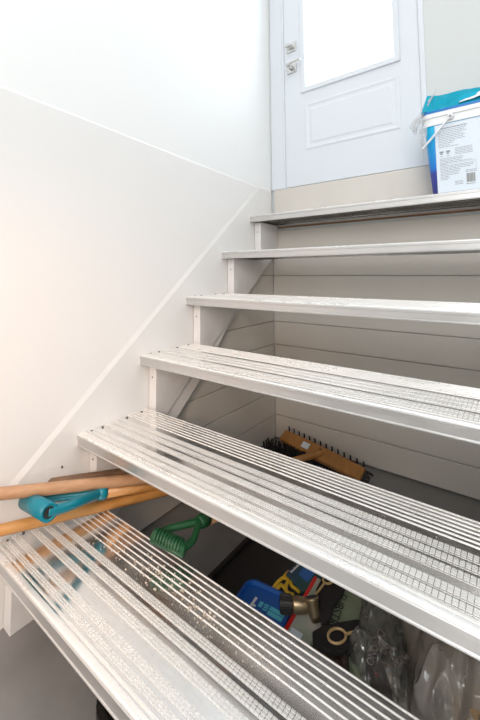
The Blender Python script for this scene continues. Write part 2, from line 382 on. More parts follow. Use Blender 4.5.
def make_tread(k, depth=.24):
    y0, z0 = yk(k), zk(k)
    prof = [(y0+s, z0+z) for s, z in tread_profile(depth)]
    bm = B(); X0, X1 = .004, 1.199; n = len(prof)
    a = [bm.verts.new((X0, *p)) for p in prof]; b = [bm.verts.new((X1, *p)) for p in prof]
    for i in range(n): bm.faces.new((a[i], b[i], b[(i+1)%n], a[(i+1)%n]))
    bm.faces.new(a); bm.faces.new(b[::-1])
    bm.faces.ensure_lookup_table()
    for i in range(n):
        za = prof[i][1]-z0; zb_ = prof[(i+1) % n][1]-z0; sa = prof[i][0]-y0; sb = prof[(i+1) % n][0]-y0
        f = bm.faces[i]
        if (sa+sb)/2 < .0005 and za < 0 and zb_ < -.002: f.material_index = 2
        elif max(za, zb_) > -.0002 and (sa+sb)/2 > .014 and min(za, zb_) > -.0016: f.material_index = 1
        elif (sa+sb)/2 <= .012 and min(za, zb_) > -.004: f.material_index = 1
    t = add('tread', bm, M['alu'], stair); t.data.materials.append(M['alurib']); t.data.materials.append(M['alunose_dark'])
    # serrated grip blocks: three rows in each band, notched every 8 mm
    vs, fs = [], []
    pitch = .0082; nx = int((X1-X0-.006)/pitch)
    for a0, b0 in BANDS:
        if b0 > depth-.002: continue
        wdt = (b0-a0)/3
        for j in range(3):
            s0 = a0+j*wdt+.0007; s1 = a0+(j+1)*wdt-.0007
            for i in range(nx):
                x0 = X0+.003+i*pitch; x1 = x0+pitch-.0009; q = len(vs); h = .0009; bt = -.0006
                y_0, y_1 = y0+s0, y0+s1; d = .0004
                vs += [(x0, y_0, z0+bt), (x1, y_0, z0+bt), (x1, y_1, z0+bt), (x0, y_1, z0+bt), (x0+d, y_0+d, z0+h), (x1-d, y_0+d, z0+h), (x1-d, y_1-d, z0+h), (x0+d, y_1-d, z0+h)]
                fs += [(q+4, q+5, q+6, q+7), (q, q+1, q+5, q+4), (q+1, q+2, q+6, q+5), (q+2, q+3, q+7, q+6), (q+3, q, q+4, q+7)]
    me = bpy.data.meshes.new('grip_serration'); me.from_pydata(vs, [], fs)
    g = add('grip_serration', me, M['alugrip'], t); g['kind'] = 'stuff'
    for s in (.034, .069, .153, .208):
        if s > depth-.02: continue
        bm = B(); tube(bm, [(.016, y0+s, z0-.002), (.016, y0+s, z0+.0016), (.016, y0+s, z0+.0022)], [.0032, .0032, .0018], 10)
        add('screw', bm, M['screw'], t)
    return t
for k in range(6, 0, -1):
    make_tread(k, .24 if k > 1 else YB-yk(1)-.002)
exec_objects = True
# ------------------------------------------------------------------ crumbs on the lowest tread
def crumbs(name, pts, z, seed, label):
    random.seed(seed); vs, fs = [], []
    for (x, y, r) in pts:
        q = len(vs); n = random.choice((5, 6, 7)); h = r*random.uniform(.25, .55); a0 = random.random()*6
        ring_ = [(x+math.cos(a0+2*math.pi*i/n)*r*random.uniform(.55, 1.1), y+math.sin(a0+2*math.pi*i/n)*r*random.uniform(.55, 1.1)) for i in range(n)]
        vs += [(px, py, z-.0002) for px, py in ring_] + [(x+(px-x)*.7, y+(py-y)*.7, z+h*random.uniform(.6, 1)) for px, py in ring_] + [(x, y, z+h)]
        for i in range(n):
            j = (i+1) % n; fs += [(q+i, q+j, q+n+j, q+n+i), (q+n+i, q+n+j, q+2*n)]
    me = bpy.data.meshes.new(name); me.from_pydata(vs, [], fs)
    return tag(add(name, me, M['crumb']), label, 'debris', kind='stuff')
random.seed(3)
pts = []
path = [(80, 540), (110, 552), (140, 562), (160, 575), (185, 597), (205, 615), (235, 645), (270, 665)]
for i in range(420):
    t = random.random()*(len(path)-1.001); j = int(t); f = t-j
    u = path[j][0]*(1-f)+path[j+1][0]*f + random.gauss(0, 9); v = path[j][1]*(1-f)+path[j+1][1]*f + random.gauss(0, 8)
    q = P(u, v, z=Z6)
    if q.y < Y6+.02 or q.y > Y6+.236 or q.x < .02: continue
    pts.append((q.x, q.y, random.choice((.0006, .0008, .001, .0015, .002, .0032)) if t < 5.2 else random.choice((.0007, .001, .0015))))
crumbs('plaster_crumbs', pts, Z6-.0006, 5, 'pale plaster crumbs scattered across the lowest metal tread')
pts = [(random.uniform(.03, 1.0), yk(5)+random.uniform(.02, .235), random.choice((.0006, .0008, .0012))) for i in range(90)]
crumbs('grit_specks', pts, zk(5)-.0006, 6, 'fine grit specks on the second lowest metal tread')

# ------------------------------------------------------------------ tool handles
def handle(name, a, b, r, m_, label, cat='tool', group=None, head=None, r_end=None):
    a, b = Vector(a), Vector(b); root = thing(name, label, cat, tuple(b), group)
    d = (b-a); n = 14; pts = [a+d*(i/n) for i in range(n+1)]
    rr = [r*.55, r*.93]+[r]*(n-2)+[r*(r_end or 1)]
    pts[1] = a+d.normalized()*r*.5
    bm = B(); tube(bm, pts, rr, 18); add('wooden_shaft', bm, m_, root, True)
    return root, b, d.normalized()
def dirlen(a, b, L): a, b = Vector(a), Vector(b); return a+(b-a).normalized()*L
# pale handle
hA, hB = Vector((.040, .345, .332)), Vector((.172, .684, .262))
a0 = hA-(hB-hA).normalized()*.05; b0 = dirlen(hA, hB, .78)
r1, e, d = handle('hoe', a0, b0, .0138, M['hwood'], 'pale wooden tool handle lying highest over the teal grip', 'garden tool')
bm = B(); f = e; tube(bm, [f-d*.05, f+d*.03], [.017, .012], 14); tube(bm, spline([f, f+d*.05+Vector((0, 0, .015)), f+d*.09+Vector((0, 0, -.03)), f+d*.09+Vector((0, 0, -.06))], 4), .006, 10)
c = f+d*.09+Vector((0, 0, -.06)); box(bm, (c.x-.045, c.y-.002, .002), (c.x+.045, c.y+.002, c.z)); add('hoe_blade', bm, M['screw'], r1)
# brown handle
cA, cB = Vector((.032, .470, .2955)), P(130, 472.5, y=.66)
b0 = dirlen(cA, cB, .53)
r2, e, d = handle('fork', cA, b0, .0135, M['hwood3'], 'weathered dark brown wooden tool handle behind the pale one', 'garden tool')
bm = B(); tube(bm, [e-d*.04, e+d*.02], [.016, .011], 14); s = d.cross(Vector((0, 0, 1))).normalized()
for q in (-.03, 0, .03): tube(bm, spline([e, e+d*.02+s*q, e+d*.04+s*q+Vector((0, 0, -.08)), Vector((e.x+q+.01, e.y+.03, .004))], 5), .004, 8)
add('fork_head', bm, M['screw'], r2)
# orange handle resting on the back edge of the lowest tread
oA, oB = Vector((.041, .36, .2475)), Vector((.107, .6, .2140)); oC = Vector((.152, .75, .189))
b0 = dirlen(oA, oC, .72); a0 = oA-(oC-oA).normalized()*.05
r3, e, d = handle('rake', a0, b0, .0130, M['hwood2'], 'orange varnished tool handle lying lowest across the bottom metal tread', 'garden tool')
bm = B(); tube(bm, [e-d*.04, e+d*.02], [.016, .010], 14); s = d.cross(Vector((0, 0, 1))).normalized(); box(bm, (e.x-.06, e.y+.01, e.z-.006), (e.x+.06, e.y+.022, e.z+.006))
for i in range(6): x = e.x-.055+i*.022; tube(bm, [(x, e.y+.016, e.z-.004), (x, e.y+.02, .003)], [.004, .002], 8)
add('rake_head', bm, M['screw'], r3)
# teal D grip spade
def dgrip(root, n0, n1, neck, shaft_dir, r_bar, r_arm, m_, teeth=0, name='grip', hollow=True, sock=.05, r_sock=.018):
    n0, n1, neck = Vector(n0), Vector(n1), Vector(neck); sd = Vector(shaft_dir).normalized(); ax = (n1-n0).normalized()
    bm = B()
    a, b = n0-ax*.006, n1+ax*.006
    if hollow:
        seg = 20; fr = frames([a, b]); R = []
        for (p, x, y, t), rr in ((fr[0], r_bar), (fr[1], r_bar), (fr[1], r_bar*.62)):
            R.append([bm.verts.new(p+x*math.cos(2*math.pi*k/seg)*rr+y*math.sin(2*math.pi*k/seg)*rr) for k in range(seg)])
        p, x, y, t = fr[1]; R.append([bm.verts.new(p-t*.05+x*math.cos(2*math.pi*k/seg)*r_bar*.55+y*math.sin(2*math.pi*k/seg)*r_bar*.55) for k in range(seg)])
        for A, Bq in zip(R, R[1:]):
            for k in range(seg): bm.faces.new((A[k], A[(k+1)%seg], Bq[(k+1)%seg], Bq[k]))
        bm.faces.new(R[0][::-1]); bm.faces.new(R[-1])
    else: tube(bm, [a-ax*.003, a, b, b+ax*.003], [r_bar*.7, r_bar, r_bar, r_bar*.7], 18)
    bar = add('grip_bar', bm, m_, root, True)
    bm = B()
    for q, s_ in ((n0, 1), (n1, -1)):
        mid = q.lerp(neck, .45) - ax*s_*(.010); st = q+ax*s_*.004
        pts = spline([st, q+(neck-q)*.18-ax*s_*.006, mid, neck-sd*.006+ax*(-s_)*.004, neck+sd*.02], 6)
        n = len(pts); rr = [r_arm*(1.15-.25*math.sin(math.pi*i/(n-1))) for i in range(n)]
        tube(bm, pts, rr, 12, flat=1.0)
    add('yoke', bm, m_, root, True)
    bm = B(); tube(bm, [neck-sd*.004, neck+sd*.010, neck+sd*sock, neck+sd*(sock+.002)], [r_sock*.8, r_sock, r_sock, r_sock*.8], 18); add('socket', bm, m_, root, True)
    return bar
tn = P(98, 493.5, y=.55); ts = P(155, 484, y=.72)
tg = thing('spade', 'spade with a teal plastic D-shaped grip and an orange shaft', 'garden tool', tuple(tn))
g0 = P(28, 501, y=.415); g1 = P(48, 512, y=.408)
dgrip(tg, g0, g1, tn, ts-tn, .0190, .0115, M['teal'], sock=.018, r_sock=.0165)
d = (ts-tn).normalized(); bm = B(); tube(bm, [tn+d*.010, tn+d*.52], .0140, 16); add('wooden_shaft', bm, M['hwood2'], tg, True)
e = tn+d*.52; bm = B(); q_ = Vector((0, .10, -e.z+.008)); slab(bm, [e+Vector((-.06, 0, .01)), e+Vector((.06, 0, .01)), e+q_*.85+Vector((.06, 0, 0)), e+q_, e+q_*.85+Vector((-.06, 0, 0))], .003); add('spade_blade', bm, M['screw'], tg)
bx = (g1-g0).normalized(); bm = B(); tube(bm, [g1+bx*.0062, g1+bx*.0066], .0112, 18); add('bore_shade_disc', bm, M['black'], tg)  # black disc over the hollow end paints the shade inside the bar
# green D grip with a ribbed bar
gn = P(199, 522, y=.655); gs = P(218, 514, y=.73)
gt = thing('border_fork', 'garden tool with a dark green plastic D-shaped grip with finger ribs', 'garden tool', tuple(gn))
g0 = P(156, 536.5, y=.562); g1 = P(182, 549, y=.585)
bar = dgrip(gt, g0, g1, gn, gs-gn, .0150, .0085, M['green'], hollow=False, sock=.030, r_sock=.0155)
ax = (g1-g0); n = 9; bm = B(); up = Vector((.1, -.1, 1)).normalized()
for i in range(n):
    c = g0+ax*((i+.5)/n); t = ax.normalized(); side = t.cross(up).normalized()
    pp = [c+up*math.cos(a)*.0157+side*math.sin(a)*.0157 for a in [math.radians(x) for x in range(-75, 76, 15)]]
    tube(bm, pp, .0030, 6)
add('finger_rib', bm, M['green'], gt, True)['kind'] = 'stuff'
d = (gs-gn).normalized(); bm = B(); tube(bm, [gn+d*.02, gn+d*.36], .0145, 16); add('wooden_shaft', bm, M['hwood'], gt, True)
e = gn+d*.36; bm = B(); tube(bm, [e-d*.05, e+d*.02], [.017, .012], 12)
for q in (-.03, 0, .03): tube(bm, spline([e, e+Vector((q, .02, 0)), e+Vector((q, .03, -.08)), Vector((e.x+q, e.y+.04, .02))], 5), .004, 8)
add('fork_head', bm, M['screw'], gt)

# ------------------------------------------------------------------ broom by the back wall
br = thing('broom', 'wooden push broom head with black bristles lying against the back wall', 'broom', (.30, 1.50, 0))
A = P(286, 439, y=1.505); Bp = P(366, 474, y=1.485)
A = Vector((.100, 1.512, .064)); Bp = Vector((.488, 1.455, .034))
lx = (Bp-A).normalized(); up = Vector((0, -.50, .87)); up = (up-lx*up.dot(lx)).normalized(); dy = up.cross(lx).normalized()   # dy points to the wall
Lb = (Bp-A).length
bm = B(); N = 12
hw = .031
outline = []
for s_ in (-1, 1):
    rng = range(N+1) if s_ < 0 else range(N, -1, -1)
    for i in rng:
        t = i/N; wv = hw*(.86+.14*math.sin(math.pi*t)); outline.append(A+lx*(t*Lb)+dy*(s_*wv))
a_ = [bm.verts.new(p+up*.012) for p in outline]; b_ = [bm.verts.new(p-up*.012) for p in outline]; n = len(outline)
bm.faces.new(a_); bm.faces.new(b_[::-1])
for i in range(n): bm.faces.new((a_[i], b_[i], b_[(i+1)%n], a_[(i+1)%n]))
o = add('broom_block', bm, M['bwood'], br); bevel(o, .005, 3)
bm = B()
random.seed(11)
for i in range(27):
    for j in range(4):
        c = A+lx*(Lb*(.03+.94*i/26))+dy*(-.022+.0148*j)-up*.011
        L = .036 if j < 3 else .040
        dirn = (-up + dy*(-.25+.28*j)*.8).normalized()
        tip = c+dirn*L
        if tip.z < .004: tip.z = .004
        if tip.y > YB-.006: tip.y = YB-.006
        tube(bm, [c, c.lerp(tip, .6), tip], [.0032, .0045, .0062], 6)
    # outer tufts splay up behind the block
    c = A+lx*(Lb*(.03+.94*i/26))+dy*.026-up*.006
    if i % 2 == 0 and c.y < YB-.02: tube(bm, [c, c+dy*.012+up*.010, c+dy*.016+up*.026], [.003, .004, .0028], 6)
o = add('bristle_tufts', bm, M['bristle'], br); o['kind'] = 'stuff'
bm = B(); e = Bp
for i in range(26):
    c = Bp-lx*.004-up*.004+dy*random.uniform(-.026, .026); tube(bm, [c, c+lx*random.uniform(.018, .032)-up*random.uniform(.0, .015)], [.003, .004], 5)
o = add('end_bristles', bm, M['bristle'], br); o['kind'] = 'stuff'
cs = A.lerp(Bp, .53)+up*.014
h0 = cs-dy*.006; h1 = P(298, 459.5, y=1.40)
dirh = (h1-h0).normalized(); bm = B(); tube(bm, [h0-dirh*.012, h0, h0+dirh*.05, h0+dirh*.30], [.009, .0125, .0135, .0125], 14); add('wooden_shaft', bm, M['bwood'], br, True)
bm = B(); c = A.lerp(Bp, .50)+up*.0125+dy*.014; tube(bm, [c, c+up*.005], [.006, .004], 12); add('screw', bm, M['hwood3'], br, True)
c = A.lerp(Bp, .33)+up*.0125; bm = B(); slab(bm, [c+lx*.018+dy*.013, c+lx*.018-dy*.015, c-lx*.018-dy*.015, c-lx*.018+dy*.013], .0006, up); st = add('price_sticker', bm, M['label'], br)
# second brush lying bristles-up in the corner
b2 = thing('scrubbing_brush', 'black bristled brush lying bristles up in the corner under the stairs', 'brush', (.1, 1.46, 0))
bm = B(); prism(bm, [(.035, 1.43), (.20, 1.415), (.29, 1.42), (.29, 1.465), (.20, 1.49), (.045, 1.50)], .0005, .018, 'z'); o = add('brush_block', bm, M['black'], b2); bevel(o, .004)
bm = B(); random.seed(4)
for i in range(15):
    for j in range(3):
        c = Vector((.045+.0165*i, 1.438+.018*j, .016)); tip = c+Vector((random.uniform(-.006, .006), random.uniform(-.004, .010), .034)); tube(bm, [c, c.lerp(tip, .6), tip], [.0028, .0035, .0045], 6)
o = add('bristle_tufts', bm, M['bristle'], b2); o['kind'] = 'stuff'

# ------------------------------------------------------------------ black tray on the floor and what lies in it
def rounded(x0, y0, x1, y1, r, n=6):
    out = []
    for cx, cy, a in ((x1-r, y1-r, 0), (x0+r, y1-r, 90), (x0+r, y0+r, 180), (x1-r, y0+r, 270)):
        for i in range(n+1):
            t = math.radians(a+90*i/n); out.append((cx+r*math.cos(t), cy+r*math.sin(t)))
    return out
tray_root = None
bm = B()
o1 = rounded(.305, .415, 1.16, 1.10, .06); i1 = rounded(.317, .427, 1.148, 1.088, .05)
va = [bm.verts.new((x, y, .001)) for x, y in o1]; vb = [bm.verts.new((x, y, .018)) for x, y in o1]; vc = [bm.verts.new((x, y, .018)) for x, y in i1]; vd = [bm.verts.new((x, y, .006)) for x, y in i1]
n = len(o1)
for P0, P1 in ((va, vb), (vb, vc), (vc, vd)):
    for i in range(n): bm.faces.new((P0[i], P0[(i+1)%n], P1[(i+1)%n], P1[i]))
bm.faces.new(vd); bm.faces.new(va[::-1])
tag(add('boot_tray', bm, M['black']), 'large black plastic tray with a low rim on the grey floor under the stairs', 'tray')
TZ = .006
def pz(u, v, z): return P(u, v, z=z)
# blue lidded tub
zt = .062
tub = thing('storage_tub', 'royal blue plastic tub with a raised lid rim and cyan lettering', 'box', tuple(pz(262, 610, TZ)))
c1, c2 = pz(254, 583, zt), pz(292, 601, zt); right = (c2-c1).normalized(); 
c0 = pz(237, 596, zt); back = (c1-c0).normalized(); dn = Vector((right.y, -right.x, 0))
def loc2(a, b, z): p = c1 + right*a + dn*b; return Vector((p.x, p.y, z))
Lx = (c2-c1).length+.008; Ly = .135
def rr_at(ins, z, r):
    return [bm.verts.new(loc2(x, y, z)) for x, y in rounded(-.020+ins, -.012+ins, Lx-ins, Ly-ins, r)]
bm = B(); L_ = [rr_at(.008, TZ+.001, .018), rr_at(.003, zt-.014, .022), rr_at(0, zt-.014, .025), rr_at(0, zt, .025), rr_at(.006, zt+.001, .021), rr_at(.009, zt-.006, .018)]
n = len(L_[0])
for P0, P1 in zip(L_, L_[1:]):
    for i in range(n): bm.faces.new((P0[i], P0[(i+1)%n], P1[(i+1)%n], P1[i]))
bm.faces.new(L_[-1]); bm.faces.new(L_[0][::-1]); add('tub_body', bm, M['blue'], tub)
zz = zt-.0055
def strip(bm, q, z):
    slab(bm, [pz(u, v, z) for u, v in q], .0004)
bm = B()
for q in ([(260.5, 601), (264, 602.5), (261, 607.5), (257.5, 606)], [(265, 603.5), (269.5, 605.5), (268.8, 606.8), (264.3, 604.9)], [(264, 605.7), (268.5, 607.7), (267.8, 609), (263.3, 607)], [(262.8, 608), (267.2, 610), (266.5, 611.2), (262, 609.3)],
          [(271, 606), (285.5, 614), (283.5, 617.5), (269, 609.5)], [(268.5, 610.3), (283, 618.2), (281, 622), (266.5, 613.8)]): strip(bm, q, zz)
add('cyan_lettering', bm, M['cyanink'], tub)
bm = B()
for q in ([(255.5, 596.5), (257.8, 597.8), (252, 606), (249.8, 604.8)], [(252.5, 603), (256, 605), (255, 607), (251.5, 605)]): strip(bm, q, zz)
add('white_print', bm, M['whiteink'], tub)
# yellow scissors-like tool (two open hooks)
yt = thing('yellow_hook_tool', 'yellow plastic curled hooks lying behind the blue tub', 'tool', tuple(pz(285, 588, TZ)))
for pp, nm in (([(273, 589), (277, 583), (283, 578), (288, 580), (286, 586), (287, 592), (294, 595)], 'hook'), ([(276, 591), (281, 585), (286, 590)], 'hook'), ([(284, 577), (289, 572), (293, 576), (291, 584), (296, 589), (300, 592)], 'hook')):
    bm = B(); tube(bm, spline([pz(u, v, .050) for u, v in pp], 6), .0045, 10, flat=.7); add(nm, bm, M['yellow'], yt, True)
# brochure
bz = .056
bro = thing('brochure', 'dark blue and green printed booklet with a small white title line', 'booklet', tuple(pz(305, 575, TZ)))
q = [pz(286, 573.5, bz), pz(303, 593.5-1, bz), pz(326, 572, bz+.006), pz(304, 556, bz+.006)]
bm = B(); slab(bm, q, .006); add('cover', bm, M['navy'], bro)
u_ = (q[3]-q[0]).normalized(); r_ = (q[1]-q[0]).normalized(); nrm = r_.cross(u_).normalized()
if nrm.z < 0: nrm = -nrm
bm = B()
for i in range(8):
    c = q[0]+u_*(.012+i*.0046)+r_*.010+nrm*.0009; slab(bm, [c, c+u_*.0034, c+u_*.0034-r_*(.006 if i in (0, 3, 5) else .0042), c-r_*(.006 if i in (0, 3, 5) else .0042)], .0003, nrm)
add('white_title', bm, M['whiteink'], bro)['kind'] = 'stuff'
bm = B(); c = q[0].lerp(q[2], .52)+nrm*.0006
slab(bm, [c-u_*.02-r_*.012, c-u_*.018+r_*.018, c+u_*.03+r_*.016, c+u_*.026-r_*.006, c+u_*.004-r_*.016], .0003, nrm); add('printed_picture', bm, M['lblue'], bro)
# red edged magazine
mz = .066
mg = thing('seed_packet', 'pinkish grey printed packet with a bright red edge strip', 'packet', tuple(pz(305, 605, TZ)))
bm = B(); slab(bm, [pz(284, 629, mz), pz(315, 576, mz+.012), pz(338, 590, mz+.012), pz(308, 650, mz)], .010); add('paper_cover', bm, M['paper'], mg)
bm = B(); slab(bm, [pz(283.5, 629, mz+.0008), pz(314.5, 576, mz+.0128), pz(317.5, 577.5, mz+.0128), pz(287, 631.5, mz+.0008)], .011); add('red_edge', bm, M['red'], mg)
bm = B()
slab(bm, [pz(292, 627, mz+.0025), pz(303, 634, mz+.003), pz(300.5, 639, mz+.0025), pz(289, 632, mz+.002)], .0006); add('price_tag', bm, M['label'], mg)
# sage paper sack with lettering
sz = .074
sk = thing('compost_sack', 'sage green paper sack with black capital lettering', 'sack', tuple(pz(345, 605, TZ)))
def crumpled(bm, fn, nu, nv, amp, sc, seed):
    g = [[None]*(nv+1) for _ in range(nu+1)]
    for i in range(nu+1):
        for j in range(nv+1):
            p = fn(i/nu, j/nv); s_ = noise.noise(Vector(p)*sc+Vector((seed, 0, 0)))+.5*noise.noise(Vector(p)*sc*2.3+Vector((0, seed, 0)))
            g[i][j] = bm.verts.new(Vector(p)+Vector((0, 0, s_*amp)))
    for i in range(nu):
        for j in range(nv): bm.faces.new((g[i][j], g[i+1][j], g[i+1][j+1], g[i][j+1]))
    return g
qs = [pz(308, 626, sz), pz(333, 570, sz), pz(392, 596, sz), pz(362, 648, sz)]
bm = B(); crumpled(bm, lambda a, b: (qs[0].lerp(qs[1], b)).lerp(qs[3].lerp(qs[2], b), a) - Vector((0, 0, .04*(abs(2*a-1)**4+abs(2*b-1)**4)*.6)), 22, 22, .006, 22, 3.3)
o = add('paper_sack', bm, M['sage'], sk, True); sd = o.modifiers.new('solid', 'SOLIDIFY'); sd.thickness = .003; sd.offset = -1
t0 = pz(340, 592, sz+.010); t1 = pz(324, 633, sz+.010)
text_obj('lettering', 'SUBSTRAT', t0, (t1-t0), Vector((1, .3, 0)), .026, M['ink'], sk, condense=.98)
t0 = pz(366, 608, sz+.011); t1 = pz(352, 642, sz+.011)
text_obj('small_lettering', 'MO', t0, (t1-t0), Vector((1, .3, 0)), .018, M['ink'], sk)
# black pouches with tan rings
def pouch(name, poly, z, ringc, rr_, stem, label):
    root = thing(name, label, 'glove', tuple(pz(*poly[0], TZ)), None)
    bm = B(); slab(bm, [pz(u, v, z) for u, v in poly], .010); o = add('cloth_body', bm, M['blackcloth'], root); bevel(o, .003, 2)
    bm = B(); ps = [pz(ringc[0]+rr_[0]*math.cos(t), ringc[1]+rr_[1]*math.sin(t), z+.003) for t in [rr_[2]+2*math.pi*i/24 for i in range(25)]]
    tube(bm, ps, .0026, 8); tube(bm, spline([pz(u, v, z+.003) for u, v in stem], 5), .0026, 8); add('tan_loop', bm, M['tan'], root, True)
pouch('work_glove', [(312, 631), (322, 625), (341, 621), (360, 618), (364, 634), (353, 640), (345, 650), (334, 652), (322, 648), (313, 641)], .092, (337, 636), (9, 7.5, -.2), [(345.5, 634.5), (350, 633), (358, 631.5)], 'black cloth glove with a tan ring loop beside the clear bag')
pouch('work_glove', [(315, 600), (316, 588), (322, 577), (333, 572), (348, 578), (343, 592), (334, 606), (329, 620), (322, 622), (316, 612)], .096, (328, 579.5), (5, 4.2, .4), [(324.5, 583), (320, 589), (316, 594.5), (314.5, 600)], 'black cloth glove with a tan ring loop beside the brass nozzle')
# brass hose nozzle
nz = thing('hose_nozzle', 'dull brass hose nozzle with a black knurled collar', 'hose nozzle', tuple(pz(305, 610, TZ)))
zc = .095
a, b = pz(279.5, 603.5, zc), pz(313, 606, zc); d = (b-a).normalized()
bm = B(); tube(bm, [a, a+d*.002, a+d*.026, a+d*.028], [.013, .0165, .0165, .014], 24); col_ = add('collar', bm, M['black'], nz)
bm = B()
u0 = d.cross(Vector((0, 0, 1))).normalized(); v0 = d.cross(u0)
for i in range(20):
    t = 2*math.pi*i/20; c = a+(u0*math.cos(t)+v0*math.sin(t))*.0166; tube(bm, [c+d*.003, c+d*.025], .0012, 6)
add('knurl', bm, M['black'], nz)['kind'] = 'stuff'
bm = B(); tube(bm, [a+d*.028, a+d*.032, a+d*.055, a+d*.062, b], [.014, .0155, .0145, .012, .011], 24); add('barrel', bm, M['brass'], nz, True)
p0_, p1_ = pz(311.5, 597, zc+.022), pz(316, 622, zc-.012); dd = (p1_-p0_).normalized()
bm = B(); fr = frames([p0_, p0_+dd*.004, p1_-dd*.004, p1_])
tube(bm, [p0_, p0_+dd*.003, p0_+dd*.008, p1_-dd*.01, p1_], [.0150, .0158, .0125, .0120, .0085], 24); add('stub_pipe', bm, M['brass'], nz, True)
bm = B(); tube(bm, [p0_-dd*.0004, p0_-dd*.0008], .0122, 20); add('opening_shade_disc', bm, M['black'], nz)  # black disc on the capped pipe paints the shade of its mouth
# brown cloth in front of the glove
bm = B(); qs2 = [pz(312, 646, .05), pz(322, 634, .055), pz(352, 652, .055), pz(344, 672, .05)]
crumpled(bm, lambda a, b: (qs2[0].lerp(qs2[1], b)).lerp(qs2[3].lerp(qs2[2], b), a), 16, 10, .02, 45, 9.1)
o = tag(add('cloth_rag', bm, M['brown'], None, True), 'crumpled brown rag at the tread edge below the glove', 'rag'); sd = o.modifiers.new('solid', 'SOLIDIFY'); sd.thickness = .006
# packages inside the clear bag
pk = thing('dark_package', 'dark brown printed carton with white letters and a red corner inside clear plastic', 'package', tuple(pz(372, 670, TZ)))
kz = .072
bm = B(); slab(bm, [pz(364, 655, kz), pz(378, 650, kz), pz(392, 690, kz-.01), pz(370, 700, kz-.01)], .05); add('carton', bm, M['brown'], pk)
bm = B(); slab(bm, [pz(374, 671, kz+.001), pz(380, 673, kz+.001), pz(378, 678, kz+.001), pz(374, 676, kz+.001)], .0006); add('red_print', bm, M['red'], pk)
t0 = pz(373, 667, kz+.001); t1 = pz(376.5, 653, kz+.001); text_obj('lettering', 'OND', t0, t1-t0, Vector((-1, .2, 0)), .019, M['whiteink'], pk)
bm = B(); slab(bm, [pz(348, 655, .066), pz(362, 648, .066), pz(374, 668, .066), pz(370, 690, .066), pz(360, 684, .066)], .03); tag(bevel(add('sage_carton', bm, M['sage']), .004), 'small sage green carton seen through the clear bag', 'carton')
random.seed(8); bm = B(); q_ = [pz(372+random.gauss(6, 8)+t*.6, 632+random.gauss(0, 9)+t*1.6, .06+random.uniform(-.012, .018)) for t in range(22)]
tube(bm, spline(q_, 6), .0014, 6); tag(add('garden_twine', bm, M['kraft'], None, True), 'loose tan twine coiled inside the clear plastic bag', 'twine')
bm = B(); slab(bm, [pz(378, 598, .05), pz(396, 600, .05), pz(408, 640, .05), pz(398, 650, .05)], .03); tag(bevel(add('green_pouch', bm, M['leaf']), .004), 'dark green plastic pouch standing behind the clear bag', 'pouch')
# crumpled plastic bags
def bag(name, outline, zb, zt_, m_, seed, label, amp=.012, sc=30, nu=34, nv=30):
    """a lying bag: a puffed, creased pillow between its floor outline and its top"""
    bm = B(); cx_ = sum(p[0] for p in outline)/len(outline); cy_ = sum(p[1] for p in outline)/len(outline); n = len(outline)
    pts_ = spline([Vector((x, y, 0)) for x, y in outline], 130//n+1, True); rings = []
    lev = 34
    for k in range(lev+1):
        t = k/lev; ang = t*math.pi/2; s_ = math.cos(ang)**.45; z = zb+(zt_-zb)*math.sin(ang)**.8
        row = []
        for p in pts_:
            q = Vector((cx_+(p.x-cx_)*max(s_, .02), cy_+(p.y-cy_)*max(s_, .02), z))
            w1 = 1-abs(noise.noise(q*sc+Vector((seed, 1, 2))))*2.2; w2 = 1-abs(noise.noise(Vector((q.x*sc*2.6, q.y*sc*1.2, q.z*sc*1.0))+Vector((3, seed, 5))))*2.4
            n_ = Vector((q.x-cx_, q.y-cy_, (q.z-zb)*.8)).normalized(); q += n_*((w1*.55+w2*.45)*amp)*(.2+.8*min(1, t*4))
            q.z = max(q.z, zb); row.append(bm.verts.new(q))
        rings.append(row)
    for A_, B_ in zip(rings, rings[1:]):
        for i in range(len(A_)): bm.faces.new((A_[i], A_[(i+1) % len(A_)], B_[(i+1) % len(A_)], B_[i]))
    bm.faces.new(rings[-1]); bm.faces.new(rings[0][::-1])
    return tag(add(name, bm, m_), label, 'plastic bag')
def XY(pts_, z): return [tuple(pz(u, v, z).xy) for u, v in pts_]
bag('clear_bag', XY([(364, 608), (378, 602), (394, 622), (406, 660), (412, 700), (398, 712), (378, 694), (356, 670), (350, 656), (360, 640)], .06), TZ+.001, .105, M['clear'], 2.0, 'crumpled clear plastic bag holding brown packages and twine', amp=.020, sc=26)
bag('frosted_bag', XY([(424, 640), (452, 634), (492, 650), (505, 690), (500, 730), (455, 735), (420, 720), (416, 690)], .10), TZ+.001, .165, M['frost'], 5.0, 'frosted grey plastic bag with a kraft carton inside', amp=.018, sc=15)
bag('loose_bag', XY([(396, 606), (410, 596), (450, 610), (490, 640), (480, 655), (440, 640), (418, 660), (404, 640)], .04), TZ+.001, .10, M['frost2'], 8.0, 'plain brownish translucent plastic bag lying behind the frosted one', amp=.012, sc=14)
kc = thing('kraft_carton', 'small kraft cardboard carton with folded flaps inside the frosted bag', 'carton', tuple(pz(466, 700, TZ)))
kq = [pz(453, 694, .13), pz(470, 678, .13), pz(494, 692, .13), pz(478, 716, .13)]
bm = B(); slab(bm, kq, .122); add('carton_body', bm, M['kraft'], kc)
bm = B(); mid = (kq[0]+kq[1])/2; 
slab(bm, [kq[0], kq[1], kq[1].lerp(kq[2], .5)+Vector((0, 0, .022)), kq[0].lerp(kq[3], .45)+Vector((0, 0, .018))], .0015); add('flap', bm, M['kraft'], kc)

